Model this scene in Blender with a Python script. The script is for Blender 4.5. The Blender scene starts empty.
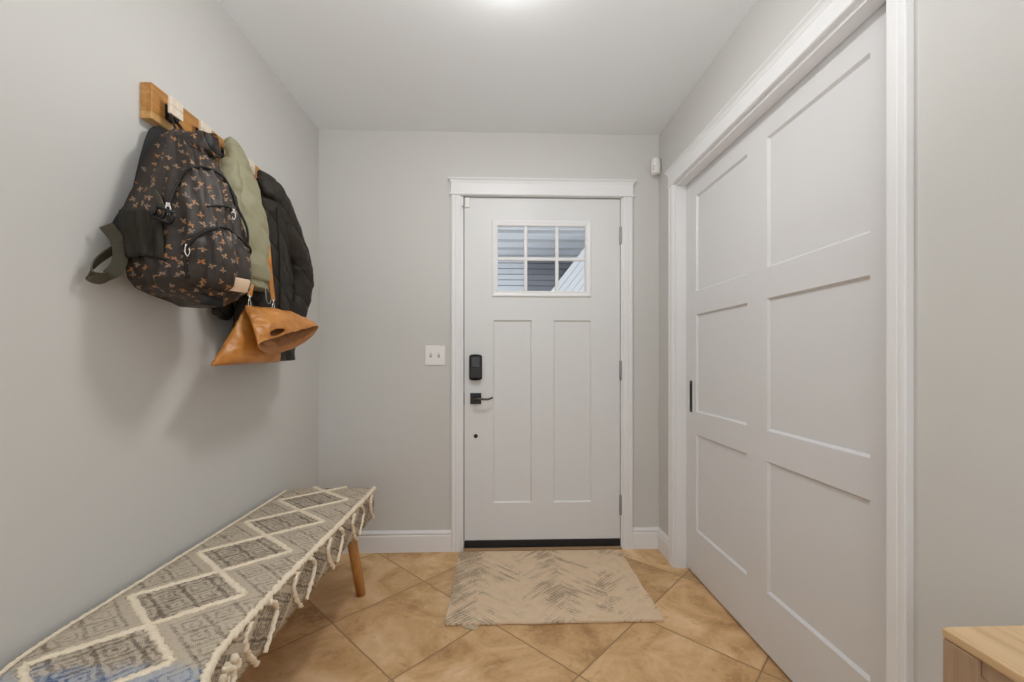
import bpy, bmesh, math, random
from mathutils import Vector, Matrix, noise
random.seed(7)
SC = bpy.context.scene
COL = SC.collection
PI = math.pi

# ------------------------------------------------------------------ camera
cam = bpy.data.cameras.new('camera')
cam.sensor_fit = 'HORIZONTAL'; cam.sensor_width = 36.0
cam.lens = 425.0 / 1024.0 * 36.0
cam.shift_x = 0.0; cam.shift_y = 18.0 / 1024.0
cam.clip_start = 0.02
cam_o = bpy.data.objects.new('camera', cam); COL.objects.link(cam_o)
cam_o.location = (0, 0, 1.11)
cam_o.rotation_euler = (PI / 2, 0, -math.atan(14 / 425))
SC.camera = cam_o

# ------------------------------------------------------------------ world, lights, exposure
W = bpy.data.worlds.new('daylight'); SC.world = W; W.use_nodes = True
bg = W.node_tree.nodes['Background']
bg.inputs['Color'].default_value = (0.97, 0.985, 1.0, 1); bg.inputs['Strength'].default_value = 1.25

def lamp(name, kind, loc, energy, color=(1, 1, 1), size=0.2, rot=(0, 0, 0)):
    l = bpy.data.lights.new(name, kind); l.energy = energy; l.color = color
    if kind == 'AREA':
        l.shape = 'DISK'; l.size = size
    elif kind == 'POINT':
        l.shadow_soft_size = size
    o = bpy.data.objects.new(name, l); COL.objects.link(o)
    o.location = loc; o.rotation_euler = rot
    return o
lamp('hall_fill_light', 'POINT', (0.0, -0.75, 1.40), 10.0, (0.95, 0.98, 1.0), 0.30)  # added fill light behind the camera, no lamp stands there
FL = lamp('ceiling_fill_light', 'AREA', (0.0, -0.10, 1.32), 8.5, (0.96, 0.985, 1.0), 0.45, (PI - math.radians(34), 0, 0))   # added fill light aimed up to brighten the ceiling, no real source there
FL.data.spread = math.radians(115)

SC.view_settings.view_transform = 'Standard'
SC.view_settings.look = 'None'
SC.view_settings.exposure = 0.06
SC.view_settings.gamma = 1.0
SC.view_settings.use_curve_mapping = False
SC.cycles.use_denoising = True
SC.cycles.max_bounces = 12
SC.cycles.diffuse_bounces = 8

# ------------------------------------------------------------------ material helpers
class NT:
    def __init__(s, name, rough=0.5, spec=0.5):
        s.m = bpy.data.materials.new(name); s.m.use_nodes = True
        s.t = s.m.node_tree; s.b = s.t.nodes['Principled BSDF']
        s.b.inputs['Roughness'].default_value = rough
        s.b.inputs['Specular IOR Level'].default_value = spec
    def n(s, t, **k):
        nd = s.t.nodes.new(t)
        for a, v in k.items(): setattr(nd, a, v)
        return nd
    def put(s, sock, v):
        if v is None: return
        if hasattr(v, 'is_linked') or isinstance(v, bpy.types.NodeSocket): s.t.links.new(v, sock)
        else:
            if isinstance(v, (tuple, list)) and len(v) == 3 and sock.type == 'RGBA': v = (*v, 1)
            sock.default_value = v
    def M(s, op, a, b=None, c=None):
        nd = s.n('ShaderNodeMath', operation=op)
        for i, v in enumerate((a, b, c)): s.put(nd.inputs[i], v)
        return nd.outputs[0]
    def mix(s, f, a, b, blend='MIX'):
        nd = s.n('ShaderNodeMix', data_type='RGBA', blend_type=blend)
        s.put(nd.inputs[0], f); s.put(nd.inputs[6], a); s.put(nd.inputs[7], b)
        return nd.outputs[2]
    def ramp(s, f, stops, interp='LINEAR'):
        nd = s.n('ShaderNodeValToRGB'); cr = nd.color_ramp; cr.interpolation = interp
        while len(cr.elements) < len(stops): cr.elements.new(0.5)
        for e, (p, c) in zip(cr.elements, stops):
            e.position = p; e.color = (*c, 1) if len(c) == 3 else c
        s.put(nd.inputs[0], f); return nd.outputs[0]
    def step(s, f, lo, hi):
        nd = s.n('ShaderNodeMapRange', interpolation_type='SMOOTHSTEP')
        s.put(nd.inputs[0], f); nd.inputs[1].default_value = lo; nd.inputs[2].default_value = hi
        return nd.outputs[0]
    def co(s, kind='Object'):
        return s.n('ShaderNodeTexCoord').outputs[kind]
    def sep(s, v):
        nd = s.n('ShaderNodeSeparateXYZ'); s.put(nd.inputs[0], v); return nd.outputs
    def com(s, x, y=0.0, z=0.0):
        nd = s.n('ShaderNodeCombineXYZ')
        for i, v in enumerate((x, y, z)): s.put(nd.inputs[i], v)
        return nd.outputs[0]
    def vs(s, v, sc):
        nd = s.n('ShaderNodeVectorMath', operation='MULTIPLY'); s.put(nd.inputs[0], v)
        nd.inputs[1].default_value = sc if isinstance(sc, (tuple, list)) else (sc, sc, sc)
        return nd.outputs[0]
    def noise(s, v, scale, detail=3, rough=0.5, dist=0.0):
        nd = s.n('ShaderNodeTexNoise'); s.put(nd.inputs['Vector'], v)
        nd.inputs['Scale'].default_value = scale; nd.inputs['Detail'].default_value = detail
        nd.inputs['Roughness'].default_value = rough; nd.inputs['Distortion'].default_value = dist
        return nd.outputs[0]
    def base(s, c): s.put(s.b.inputs['Base Color'], c)
    def bump(s, h, strength=0.3, dist=0.01):
        nd = s.n('ShaderNodeBump'); nd.inputs['Strength'].default_value = strength
        nd.inputs['Distance'].default_value = dist; s.put(nd.inputs['Height'], h)
        s.t.links.new(nd.outputs[0], s.b.inputs['Normal'])

def plain(name, col, rough=0.5, metal=0.0, spec=0.5, var=0.04, vs=40, bump=0.0, bscale=200):
    k = NT(name, rough, spec)
    f = k.noise(k.co(), vs, 3)
    a = tuple(c * (1 - var) for c in col); b = tuple(min(1, c * (1 + var)) for c in col)
    k.base(k.mix(f, a, b)); k.b.inputs['Metallic'].default_value = metal
    if bump: k.bump(k.noise(k.co(), bscale, 2), bump, 0.002)
    return k.m

M = {}
M['wall'] = plain('wall_paint', (0.603, 0.600, 0.582), 0.75, spec=0.25, var=0.012, vs=3, bump=0.12, bscale=160)
M['ceiling'] = plain('ceiling_paint', (0.80, 0.825, 0.85), 0.9, spec=0.15, var=0.01, vs=3, bump=0.15, bscale=120)
M['trim'] = plain('white_trim_paint', (0.78, 0.785, 0.795), 0.38, spec=0.4, var=0.01, vs=8)
M['door'] = plain('white_door_paint', (0.70, 0.71, 0.715), 0.42, spec=0.4, var=0.012, vs=6, bump=0.05, bscale=90)
M['closet'] = plain('closet_door_paint', (0.69, 0.69, 0.70), 0.40, spec=0.4, var=0.012, vs=6)
M['plastic'] = plain('white_plastic', (0.80, 0.79, 0.77), 0.35, var=0.01)
M['black'] = plain('black_hardware', (0.012, 0.012, 0.013), 0.35, metal=0.3, var=0.1)
M['rubber'] = plain('black_rubber', (0.008, 0.008, 0.009), 0.6, var=0.1)
M['bronze'] = plain('dark_bronze', (0.06, 0.052, 0.045), 0.32, metal=0.9, var=0.1)
M['nickel'] = plain('satin_nickel', (0.34, 0.34, 0.34), 0.4, metal=0.9, var=0.05)
M['steel'] = plain('bright_steel', (0.72, 0.70, 0.67), 0.25, metal=0.9, var=0.05)
M['gap'] = plain('dark_gap', (0.10, 0.10, 0.10), 0.8, var=0.1)

def floor_mat():
    k = NT('terracotta_tile', 0.42, 0.35)
    x, y, z = k.sep(k.co())
    S = 0.4615
    p = k.M('DIVIDE', k.M('SUBTRACT', k.M('MULTIPLY', k.M('ADD', x, y), 0.70711), 1.2488), S)
    q = k.M('DIVIDE', k.M('ADD', k.M('MULTIPLY', k.M('SUBTRACT', x, y), 0.70711), 0.8471), S)
    wob = k.M('MULTIPLY', k.M('SUBTRACT', k.noise(k.co(), 14, 2), 0.5), 0.012)
    def edge(v):
        fr = k.M('FRACT', k.M('ADD', v, wob))
        return k.M('MINIMUM', fr, k.M('SUBTRACT', 1.0, fr))
    e = k.M('MINIMUM', edge(p), edge(q))
    cell = k.com(k.M('FLOOR', p), k.M('FLOOR', q))
    wn = k.n('ShaderNodeTexWhiteNoise', noise_dimensions='2D'); k.put(wn.inputs['Vector'], cell)
    rnd = wn.outputs['Value']
    off = k.n('ShaderNodeVectorMath', operation='MULTIPLY_ADD')
    k.put(off.inputs[0], wn.outputs['Color']); off.inputs[1].default_value = (9, 9, 9); k.put(off.inputs[2], k.co())
    v = off.outputs[0]
    big = k.noise(v, 3.2, 6, 0.62, 1.2)
    mid = k.noise(v, 11, 6, 0.65, 1.6)
    fine = k.noise(v, 70, 4, 0.6)
    c = k.ramp(big, [(0.33, (0.39, 0.215, 0.086)), (0.45, (0.575, 0.355, 0.162)), (0.56, (0.69, 0.455, 0.235)), (0.70, (0.81, 0.585, 0.36))])
    c = k.mix(k.M('MULTIPLY', k.step(mid, 0.50, 0.80), .6), c, (0.76, 0.55, 0.34))
    c2 = k.mix(k.M('MULTIPLY', k.step(mid, 0.46, 0.24), .8), c, (0.44, 0.245, 0.105))
    c3 = k.mix(k.M('MULTIPLY', k.step(fine, 0.45, 0.75), 0.35), c2, (0.74, 0.53, 0.32))
    c4 = k.mix(1.0, c3, k.ramp(rnd, [(0, (0.88, 0.87, 0.85)), (1, (1.06, 1.05, 1.05))]), 'MULTIPLY')
    g = k.step(e, 0.004, 0.009)
    k.base(k.mix(g, (0.33, 0.205, 0.10), c4))
    k.put(k.b.inputs['Roughness'], k.M('ADD', 0.36, k.M('MULTIPLY', mid, 0.25)))
    k.bump(k.M('ADD', k.M('MULTIPLY', k.step(e, 0.002, 0.02), 1.0), k.M('MULTIPLY', mid, 0.35)), 0.35, 0.004)
    return k.m
M['floor'] = floor_mat()

def wood_mat(name, a, b, c, axis=1, scale=1.0, rough=0.45):
    k = NT(name, rough, 0.4)
    st = [1.0, 1.0, 1.0]; st[axis] = 0.08
    v = k.vs(k.co(), tuple(s * scale for s in st))
    n1 = k.noise(v, 45, 5, 0.6, 0.6); n2 = k.noise(v, 9, 3, 0.5, 1.0)
    col = k.ramp(n1, [(0.3, a), (0.5, b), (0.72, c)])
    col = k.mix(k.M('MULTIPLY', k.step(n2, 0.4, 0.7), 0.5), col, a)
    k.base(col); k.bump(n1, 0.08, 0.002)
    return k.m
M['rack_wood'] = wood_mat('honey_wood', (0.33, 0.135, 0.030), (0.50, 0.245, 0.065), (0.64, 0.38, 0.135))
M['leg_wood'] = wood_mat('amber_wood', (0.44, 0.20, 0.055), (0.52, 0.26, 0.082), (0.60, 0.33, 0.12), axis=2)
M['oak'] = wood_mat('pale_oak', (0.52, 0.345, 0.185), (0.66, 0.465, 0.265), (0.76, 0.57, 0.35))

# ------------------------------------------------------------------ object helpers
def wloc(o):
    v = Vector((0, 0, 0))
    while o: v += o.location; o = o.parent
    return v
def tag(o, label=None, cat=None, group=None, kind=None):
    if label: o['label'] = label
    if cat: o['category'] = cat
    if group: o['group'] = group
    if kind: o['kind'] = kind
    return o
def thing(name, label, cat, loc=(0, 0, 0), group=None):
    o = bpy.data.objects.new(name, None); COL.objects.link(o); o.location = loc
    o.empty_display_size = 0.05
    return tag(o, label, cat, group)
def obj(name, bm, mat, parent=None, smooth=False, loc=None, label=None):
    """bm is in world coordinates; loc = the object's own origin in world space (defaults to the parent's)"""
    if smooth is True:
        for f in bm.faces: f.smooth = True
    bmesh.ops.recalc_face_normals(bm, faces=bm.faces)
    base = wloc(parent) if parent else Vector((0, 0, 0))
    org = Vector(loc) if loc else base
    bmesh.ops.translate(bm, verts=bm.verts, vec=-org)
    me = bpy.data.meshes.new(name); bm.to_mesh(me); bm.free()
    o = bpy.data.objects.new(name, me); COL.objects.link(o)
    for m in (mat if isinstance(mat, list) else [mat]): me.materials.append(m)
    if parent: o.parent = parent
    o.location = org - base
    if label: o['label'] = label
    return o
def struct(name, bm, mat, parent=None, smooth=False):
    o = obj(name, bm, mat, parent, smooth)
    if not parent: o['kind'] = 'structure'
    return o
def dup(root, loc, label=None):
    r = root.copy(); COL.objects.link(r); r.location = loc
    if label: r['label'] = label
    for ch in list(root.children):
        c = ch.copy(); COL.objects.link(c); c.parent = r
        for g in ch.children:
            d = g.copy(); COL.objects.link(d); d.parent = c
    return r

def NB(): return bmesh.new()
def box(bm, x0, x1, y0, y1, z0, z1, bev=0.0, seg=2):
    r = bmesh.ops.create_cube(bm, size=1.0)
    vs = r['verts']
    for v in vs:
        v.co = Vector((x0 + (v.co.x + .5) * (x1 - x0), y0 + (v.co.y + .5) * (y1 - y0), z0 + (v.co.z + .5) * (z1 - z0)))
    if bev:
        es = list({e for v in vs for e in v.link_edges})
        bmesh.ops.bevel(bm, geom=es, offset=bev, segments=seg, affect='EDGES', profile=0.5)
    return bm
def bx(*a, **k): return box(NB(), *a, **k)
def ring_loft(bm, rings, cap0=True, cap1=True, closed=True, uv=None, loop=False):
    """rings: lists of Vectors with equal counts."""
    V = [[bm.verts.new(p) for p in r] for r in rings]
    n = len(V[0]); R = len(V)
    lay = bm.loops.layers.uv.verify() if uv else None
    for i in range(R if loop else R - 1):
        a, b = V[i], V[(i + 1) % R]
        for j in range(n if closed else n - 1):
            k = (j + 1) % n
            f = bm.faces.new((a[j], a[k], b[k], b[j])); f.smooth = True
            if uv:
                c = (uv[i][j], uv[i][j + 1], uv[i + 1][j + 1], uv[i + 1][j])
                for l, q in zip(f.loops, c): l[lay].uv = q
    if closed and not loop:
        if cap0: bm.faces.new(V[0][::-1]).smooth = True
        if cap1: bm.faces.new(V[-1]).smooth = True
    return V
def catmull(pts, n):
    """pts: list of tuples (any length); returns n samples of a smooth curve through them"""
    P = [tuple(p) for p in pts]; m = len(P) - 1; out = []
    for i in range(n):
        t = i / (n - 1) * m; k = min(int(t), m - 1); u = t - k
        p0 = P[max(k - 1, 0)]; p1 = P[k]; p2 = P[k + 1]; p3 = P[min(k + 2, m)]
        out.append(tuple(0.5 * (2 * b + (c - a) * u + (2 * a - 5 * b + 4 * c - d) * u * u + (-a + 3 * b - 3 * c + d) * u ** 3)
                         for a, b, c, d in zip(p0, p1, p2, p3)))
    return out
def tube(bm, pts, r, n=8, smoothn=0, flat=1.0, ref=(0, 0, 1), closed=False, taper=None):
    P = [Vector(p) for p in (catmull(pts, smoothn) if smoothn else pts)]
    rings = []
    ref = Vector(ref)
    for i, p in enumerate(P):
        if closed: T = P[(i + 1) % len(P)] - P[i - 1]
        else: T = P[min(i + 1, len(P) - 1)] - P[max(i - 1, 0)]
        T.normalize()
        rr = ref if abs(T.dot(ref)) < 0.95 else Vector((1, 0, 0)) if abs(T.x) < 0.9 else Vector((0, 1, 0))
        B = T.cross(rr).normalized(); N = B.cross(T).normalized()
        rad = r if taper is None else r * taper(i / max(1, len(P) - 1))
        rings.append([p + B * math.cos(a) * rad + N * math.sin(a) * rad * flat for a in [2 * PI * j / n for j in range(n)]])
    ring_loft(bm, rings, loop=closed)
    return bm
def ribbon(bm, pts, w, th, widthdir, smoothn=0):
    """flat strap along pts; widthdir = Vector or function(t)->Vector"""
    P = [Vector(p) for p in (catmull(pts, smoothn) if smoothn else pts)]
    rings = []
    for i, p in enumerate(P):
        t = i / (len(P) - 1)
        T = (P[min(i + 1, len(P) - 1)] - P[max(i - 1, 0)]).normalized()
        D = widthdir(t) if callable(widthdir) else Vector(widthdir)
        D = (D - T * D.dot(T)).normalized(); N = T.cross(D).normalized()
        ww = w(t) if callable(w) else w
        rings.append([p + D * ww / 2 + N * th / 2, p - D * ww / 2 + N * th / 2, p - D * ww / 2 - N * th / 2, p + D * ww / 2 - N * th / 2])
    ring_loft(bm, rings)
    for f in bm.faces: f.smooth = False
    return bm
def lathe(bm, prof, c, axis='z', n=24):
    rings = []
    for r, h in prof:
        ring = []
        for j in range(n):
            a = 2 * PI * j / n; u, v = r * math.cos(a), r * math.sin(a)
            ring.append(Vector(c) + (Vector((u, v, h)) if axis == 'z' else Vector((u, h, v)) if axis == 'y' else Vector((h, u, v))))
        rings.append(ring)
    ring_loft(bm, rings); return bm
def panel_slab(o, ax_u, ax_n, u0, u1, z0, z1, thick, recs, holes=(), depth=0.009, ch=0.009):
    """slab whose front face (at o, facing ax_n) has chamfered recesses and through holes. coordinates (u,z)."""
    bm = NB(); au, an = Vector(ax_u), Vector(ax_n)
    P = lambda u, z, d: Vector(o) + au * u + Vector((0, 0, z)) - an * d
    us = sorted({u0, u1, *[r[0] for r in recs], *[r[1] for r in recs], *[r[0] for r in holes], *[r[1] for r in holes]})
    zs = sorted({z0, z1, *[r[2] for r in recs], *[r[3] for r in recs], *[r[2] for r in holes], *[r[3] for r in holes]})
    def inside(u, z, L): return any(a < u < b and c < z < d for a, b, c, d in L)
    for i in range(len(us) - 1):
        for j in range(len(zs) - 1):
            a, b, c, d = us[i], us[i + 1], zs[j], zs[j + 1]
            m = ((a + b) / 2, (c + d) / 2)
            if not inside(*m, holes):
                if not inside(*m, recs):
                    bm.faces.new([bm.verts.new(P(*q, 0)) for q in ((a, c), (b, c), (b, d), (a, d))])
                bm.faces.new([bm.verts.new(P(*q, thick)) for q in ((a, c), (b, c), (b, d), (a, d))])
    for a, b, c, d in recs:
        O = [(a, c), (b, c), (b, d), (a, d)]; I = [(a + ch, c + ch), (b - ch, c + ch), (b - ch, d - ch), (a + ch, d - ch)]
        for k in range(4):
            l = (k + 1) % 4
            bm.faces.new([bm.verts.new(p) for p in (P(*O[k], 0), P(*O[l], 0), P(*I[l], depth), P(*I[k], depth))])
        bm.faces.new([bm.verts.new(P(*q, depth)) for q in I])
    for a, b, c, d in [(u0, u1, z0, z1), *holes]:
        O = [(a, c), (b, c), (b, d), (a, d)]
        for k in range(4):
            l = (k + 1) % 4
            bm.faces.new([bm.verts.new(p) for p in (P(*O[k], 0), P(*O[l], 0), P(*O[l], thick), P(*O[k], thick))])
    bmesh.ops.remove_doubles(bm, verts=bm.verts, dist=1e-5)
    return bm
def prof_sweep(bm, prof, path, closed=False):
    """prof: (d,h) list; path: list of functions (d,h)->Vector, one per station (mitred corners)."""
    rings = [[Vector(f(d, h)) for d, h in prof] for f in path]
    ring_loft(bm, rings, loop=closed)
    for f in bm.faces: f.smooth = False
    return bm

def rrect(x0, x1, y0, y1, r, step=.02):
    pts = []
    def arc(cx, cy, a0):
        for i in range(7): a = a0 + PI / 2 * i / 6; pts.append((cx + r * math.cos(a), cy + r * math.sin(a)))
    def line(p, q):
        n = max(1, int(math.dist(p, q) / step))
        for i in range(1, n): pts.append((p[0] + (q[0] - p[0]) * i / n, p[1] + (q[1] - p[1]) * i / n))
    arc(x1 - r, y1 - r, 0); line((x1 - r, y1), (x0 + r, y1)); arc(x0 + r, y1 - r, PI / 2); line((x0, y1 - r), (x0, y0 + r))
    arc(x0 + r, y0 + r, PI); line((x0 + r, y0), (x1 - r, y0)); arc(x1 - r, y0 + r, 1.5 * PI); line((x1, y0 + r), (x1, y1 - r))
    return pts

# ------------------------------------------------------------------ the room
XL, XR, YB, ZC = -1.028, 0.946, 2.47, 2.425
YN = -1.6                                  # the hall carries on behind the camera and opens to the rest of the house
struct('floor', bx(XL - .12, XR + .3, -2.6, YB + .13, -.12, 0), M['floor'])
struct('ceiling', bx(XL - .12, XR + .3, YN, YB + .14, ZC, ZC + .12), M['ceiling'])
struct('wall_left', bx(XL - .12, XL, YN, YB + .14, 0, ZC), M['wall'])
# back wall with the doorway
DX0, DX1, DZ = -0.213, 0.733, 2.066        # rough opening
b = NB(); box(b, XL, DX0, YB, YB + .14, 0, ZC); box(b, DX1, XR, YB, YB + .14, 0, ZC); box(b, DX0, DX1, YB, YB + .14, DZ, ZC)
struct('wall_back', b, M['wall'])
# right wall with the closet opening
CY0, CY1, CZ = 0.985, 2.228, 2.062
b = NB(); box(b, XR, XR + .114, YN, CY0, 0, ZC); box(b, XR, XR + .114, CY1, YB + .14, 0, ZC); box(b, XR, XR + .114, CY0, CY1, CZ, ZC)
struct('wall_right', b, M['wall'])
b = NB(); box(b, XR + .26, XR + .3, CY0 - .3, YB + .14, 0, ZC)
struct('wall_closet', b, M['wall'])

# baseboards
BBP = [(0, 0), (.014, 0), (.014, .088), (.0125, .094), (.009, .096), (.009, .100), (.013, .104), (.0125, .111), (.008, .116), (.006, .121), (0, .122)]
def baseboard(name, runs):
    b = NB()
    for p, q, nrm in runs:
        p, q, nrm = Vector(p), Vector(q), Vector(nrm)
        prof_sweep(b, BBP, [lambda d, h, p=p: p + nrm * d + Vector((0, 0, h)), lambda d, h, q=q: q + nrm * d + Vector((0, 0, h))])
    struct(name, b, M['trim'])
baseboard('baseboard_back', [((XL, YB, 0), (-.266, YB, 0), (0, -1, 0)), ((.783, YB, 0), (XR, YB, 0), (0, -1, 0))])
baseboard('baseboard_left', [((XL, YN, 0), (XL, YB - .014, 0), (1, 0, 0))])
baseboard('baseboard_right', [((XR, 2.289, 0), (XR, YB - .014, 0), (-1, 0, 0)), ((XR, YN, 0), (XR, .93, 0), (-1, 0, 0))])

# casing profile: across the width (w) and out from the wall (d)
CP = [(0, 0), (0, .017), (.004, .019), (.014, .019), (.017, .0165), (.021, .0165), (.024, .0185), (.044, .0185), (.047, .016), (.051, .016), (.053, .014), (.056, .012), (.056, 0)]
HEAD = [(0, 0), (.024, 0), (.027, .003), (.027, .009), (.024, .012), (.020, .013), (.020, .068), (.022, .070), (.023, .075), (.027, .083), (.033, .088), (.035, .090), (.035, .095), (0, .095)]
# trim_1: front door casing with crown header
b = NB()
for x, sgn in ((-.268, 1), (.785, -1)):
    prof_sweep(b, [(d, w) for w, d in CP], [lambda d, w, x=x, s=sgn, z=z: (x + s * w, YB - d, z) for z in (0, 2.06)])
x0, x1 = -.268, .785
prof_sweep(b, HEAD, [lambda d, h: (x0 - d + .018, YB, 2.054 + h), lambda d, h: (x0 - d + .018, YB - d, 2.054 + h),
                     lambda d, h: (x1 + d - .018, YB - d, 2.054 + h), lambda d, h: (x1 + d - .018, YB, 2.054 + h)])
# jamb lining
box(b, DX0, -.200, YB - .002, YB + .12, 0, 2.054); box(b, .720, DX1, YB - .002, YB + .12, 0, 2.054); box(b, DX0, DX1, YB - .002, YB + .12, 2.0535, DZ)
struct('trim_1', b, M['trim'])
# trim_2: closet casing
b = NB()
y0, y1 = .937, 2.289
for y, sgn in ((y0, 1), (y1, -1)):
    prof_sweep(b, [(d, w) for w, d in CP], [lambda d, w, y=y, s=sgn, z=z: (XR - d, y + s * w, z) for z in (0, 2.045)])
HEAD2 = [(0, 0), (.020, 0), (.022, .003), (.022, .008), (.019, .011), (.019, .062), (.021, .064), (.022, .069), (.026, .076), (.032, .081), (.034, .083), (.034, .087), (0, .087)]
HB = 2.041
prof_sweep(b, HEAD2, [lambda d, h: (XR, y0 - d + .018, HB + h), lambda d, h: (XR - d, y0 - d + .018, HB + h),
                      lambda d, h: (XR - d, y1 + d - .018, HB + h), lambda d, h: (XR, y1 + d - .018, HB + h)])
box(b, XR - .002, XR + .10, CY0 - .004, CY0, 0, CZ); box(b, XR - .002, XR + .10, CY1 - .004, CY1 + .002, 0, CZ); box(b, XR - .001, XR + .050, CY0, CY1, 2.028, CZ)
struct('trim_2', b, M['trim'])
# door sill
b = bx(-.200, .720, 2.452, YB + .12, 0, .012, bev=.003)
struct('trim_3', b, plain('door_sill', (.42, .27, .15), .6))

# ------------------------------------------------------------------ front door
YD = 2.478                                 # front face of the slab
k = YD / 2.46
fx = lambda x: x * k
fz = lambda z: 1.11 + (z - 1.11) * k
hole = (fx(-.010), fx(.519), fz(1.498), fz(1.888))
recs = [(fx(-.029), fx(.196), fz(.277), fz(1.335)), (fx(.322), fx(.544), fz(.277), fz(1.335))]
door = struct('door_1', panel_slab((0, YD, 0), (1, 0, 0), (0, -1, 0), -.1955, .7165, .056, 2.0495, .044, recs, [hole], .009, .008), M['door'])
def frame_loop(bm, rect, prof, y):
    a, b_, c, d = rect
    cs = [(a, c, -1, -1), (b_, c, 1, -1), (b_, d, 1, 1), (a, d, -1, 1)]
    prof_sweep(bm, prof, [lambda w, dd, q=q: (q[0] + q[2] * w, y - dd, q[1] + q[3] * w) for q in cs], closed=True)
b = NB()
frame_loop(b, (fx(-.002), fx(.509), fz(1.503), fz(1.881)), [(-.001, -.02), (-.001, .004), (.004, .007), (.010, .006), (.024, .010), (.030, .009), (.034, .003), (.034, -.002), (.006, -.002), (.006, -.02)], YD)
obj('window_frame', b, M['trim'], door)
for xx in (.1605, .3425):
    obj('muntin', bx(fx(xx) - .010, fx(xx) + .010, YD - .001, YD + .016, fz(1.503), fz(1.881), bev=.005), M['trim'], door)
obj('muntin', bx(fx(-.002), fx(.509), YD + .0005, YD + .015, fz(1.691) - .010, fz(1.691) + .010, bev=.005), M['trim'], door)
g = NT('window_glass', 0.0, 0.5); g.base((0.96, 0.98, 0.98)); g.b.inputs['Transmission Weight'].default_value = 1.0; g.b.inputs['IOR'].default_value = 1.45
obj('glass_pane', bx(hole[0] + .001, hole[1] - .001, YD + .020, YD + .024, hole[2] + .001, hole[3] - .001), g.m, door)
for za, zb in ((1.779, 1.881), (.985, 1.101), (.201, .319)):
    b = NB(); z0, z1 = fz(za), fz(zb)
    lathe(b, [(0.001, 0), (.006, .001), (.007, .003), (.007, z1 - z0 - .003), (.006, z1 - z0 - .001), (.001, z1 - z0)], (.7195, YD - .006, z0), n=12)
    box(b, .716, .7205, YD - .003, YD + .02, z0 + .002, z1 - .002)
    h = obj('hinge', b, M['nickel'], door)
# keypad deadbolt
b = NB(); z0, z1 = fz(.990), fz(1.135); xa, xb = fx(-.164), fx(-.092)
box(b, xa, xb, YD - .030, YD - .001, z0 + .006, z1 - .006, bev=.008, seg=3)
cyl = [(xa + (xb - xa) * i / 10, .010 * math.sqrt(max(0, 1 - (2 * i / 10 - 1) ** 2))) for i in range(11)]
prof = [(x, z1 - .008 + hh) for x, hh in cyl] + [(x, z0 + .008 - hh) for x, hh in reversed(cyl)]
ring_loft(b, [[Vector((x, y, z)) for x, z in prof] for y in (YD - .001, YD - .024, YD - .027)])
dead = obj('deadbolt_keypad', b, M['black'], door, label='black rounded keypad lock')
mid = (xa + xb) / 2
b = NB(); box(b, xa + .010, xb - .010, YD - .0335, YD - .028, z0 + .072, z1 - .012, bev=.003); obj('display_panel', b, plain('glossy_black', (.02, .02, .022), .08), dead)
b = NB(); box(b, mid - .006, mid + .006, YD - .046, YD - .028, z0 + .020, z0 + .060, bev=.004); obj('thumb_turn', b, M['bronze'], dead)
# lever handle
b = NB(); xa, xb = fx(-.160), fx(-.096); z0, z1 = fz(.850), fz(.914)
box(b, xa, xb, YD - .009, YD, z0, z1, bev=.003)
lev = obj('lever_handle', b, M['black'], door, label='black square rosette with curved lever')
b = NB(); cx, cz = (xa + xb) / 2, (z0 + z1) / 2
tube(b, [(cx, YD - .005, cz), (cx, YD - .05, cz)], .011, 14)
tube(b, [(cx - .010, YD - .048, cz + .002), (cx + .01, YD - .052, cz + .003), (cx + .045, YD - .052, cz + .000), (cx + .075, YD - .050, cz + .0005), (cx + .100, YD - .047, cz + .010)], .0095, 10, smoothn=20, flat=.75, taper=lambda t: 1.1 - .40 * t)
obj('lever', b, M['bronze'], lev, True)
b = NB(); lathe(b, [(.001, -.004), (.009, -.004), (.012, -.001), (.012, .004)], (fx(-.128), YD, fz(.665)), axis='y', n=18); obj('bore_plug', b, M['black'], door, label='small round black plug')
obj('latch_plate', bx(-.2005, -.1945, YD - .004, YD + .02, .845, .915, bev=.001), M['black'], door)
b = bx(-.1955, .7165, YD - .006, YD + .046, .0125, .0555, bev=.003); obj('door_sweep', b, M['rubber'], door, label='black rubber strip along the bottom edge')
b = NB(); box(b, -.2002, -.1950, YD + .004, YD + .04, .056, 2.053); box(b, -.2002, .7205, YD + .004, YD + .04, 2.0490, 2.0537); box(b, .7160, .7202, YD + .022, YD + .04, .056, 2.053)
obj('gap_shade_strip', b, M['rubber'], door, label='black strip standing in for the shade in the gap round the slab')  # dark strip added in place of the shade in the door gap
# alarm contact: magnet on the slab
obj('contact_sensor', bx(-.190, -.165, YD - .013, YD, 1.988, 2.046, bev=.003), M['plastic'], door)
tag(obj('alarm_contact', bx(-.208, -.196, YB - .024, YB - .012, 1.985, 1.992, bev=.001), M['nickel']), 'small grey metal clip on the door casing beside the top left door corner', 'alarm contact')

# ------------------------------------------------------------------ closet sliding door
XD = 1.000
R = [(1.110, 1.550), (1.676, 2.117)]; Zr = [(.240, .730), (.843, 1.336), (1.450, 1.935)]
closet = struct('door_2', panel_slab((XD, 0, 0), (0, 1, 0), (-1, 0, 0), .935, 2.2225, .014, 2.045, .035,
                [(a, b_, c, d) for a, b_ in R for c, d in Zr], (), .010, .008), M['closet'])
b = bx(XD - .002, XD + .003, 2.157, 2.184, .835, .998, bev=.001)
pl = obj('flush_pull', b, M['bronze'], closet, label='dark bronze recessed pull')
obj('recess', bx(XD - .003, XD + .001, 2.163, 2.178, .850, .983, bev=.0005), plain('black_recess', (.004, .004, .004), .7), pl)

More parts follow.
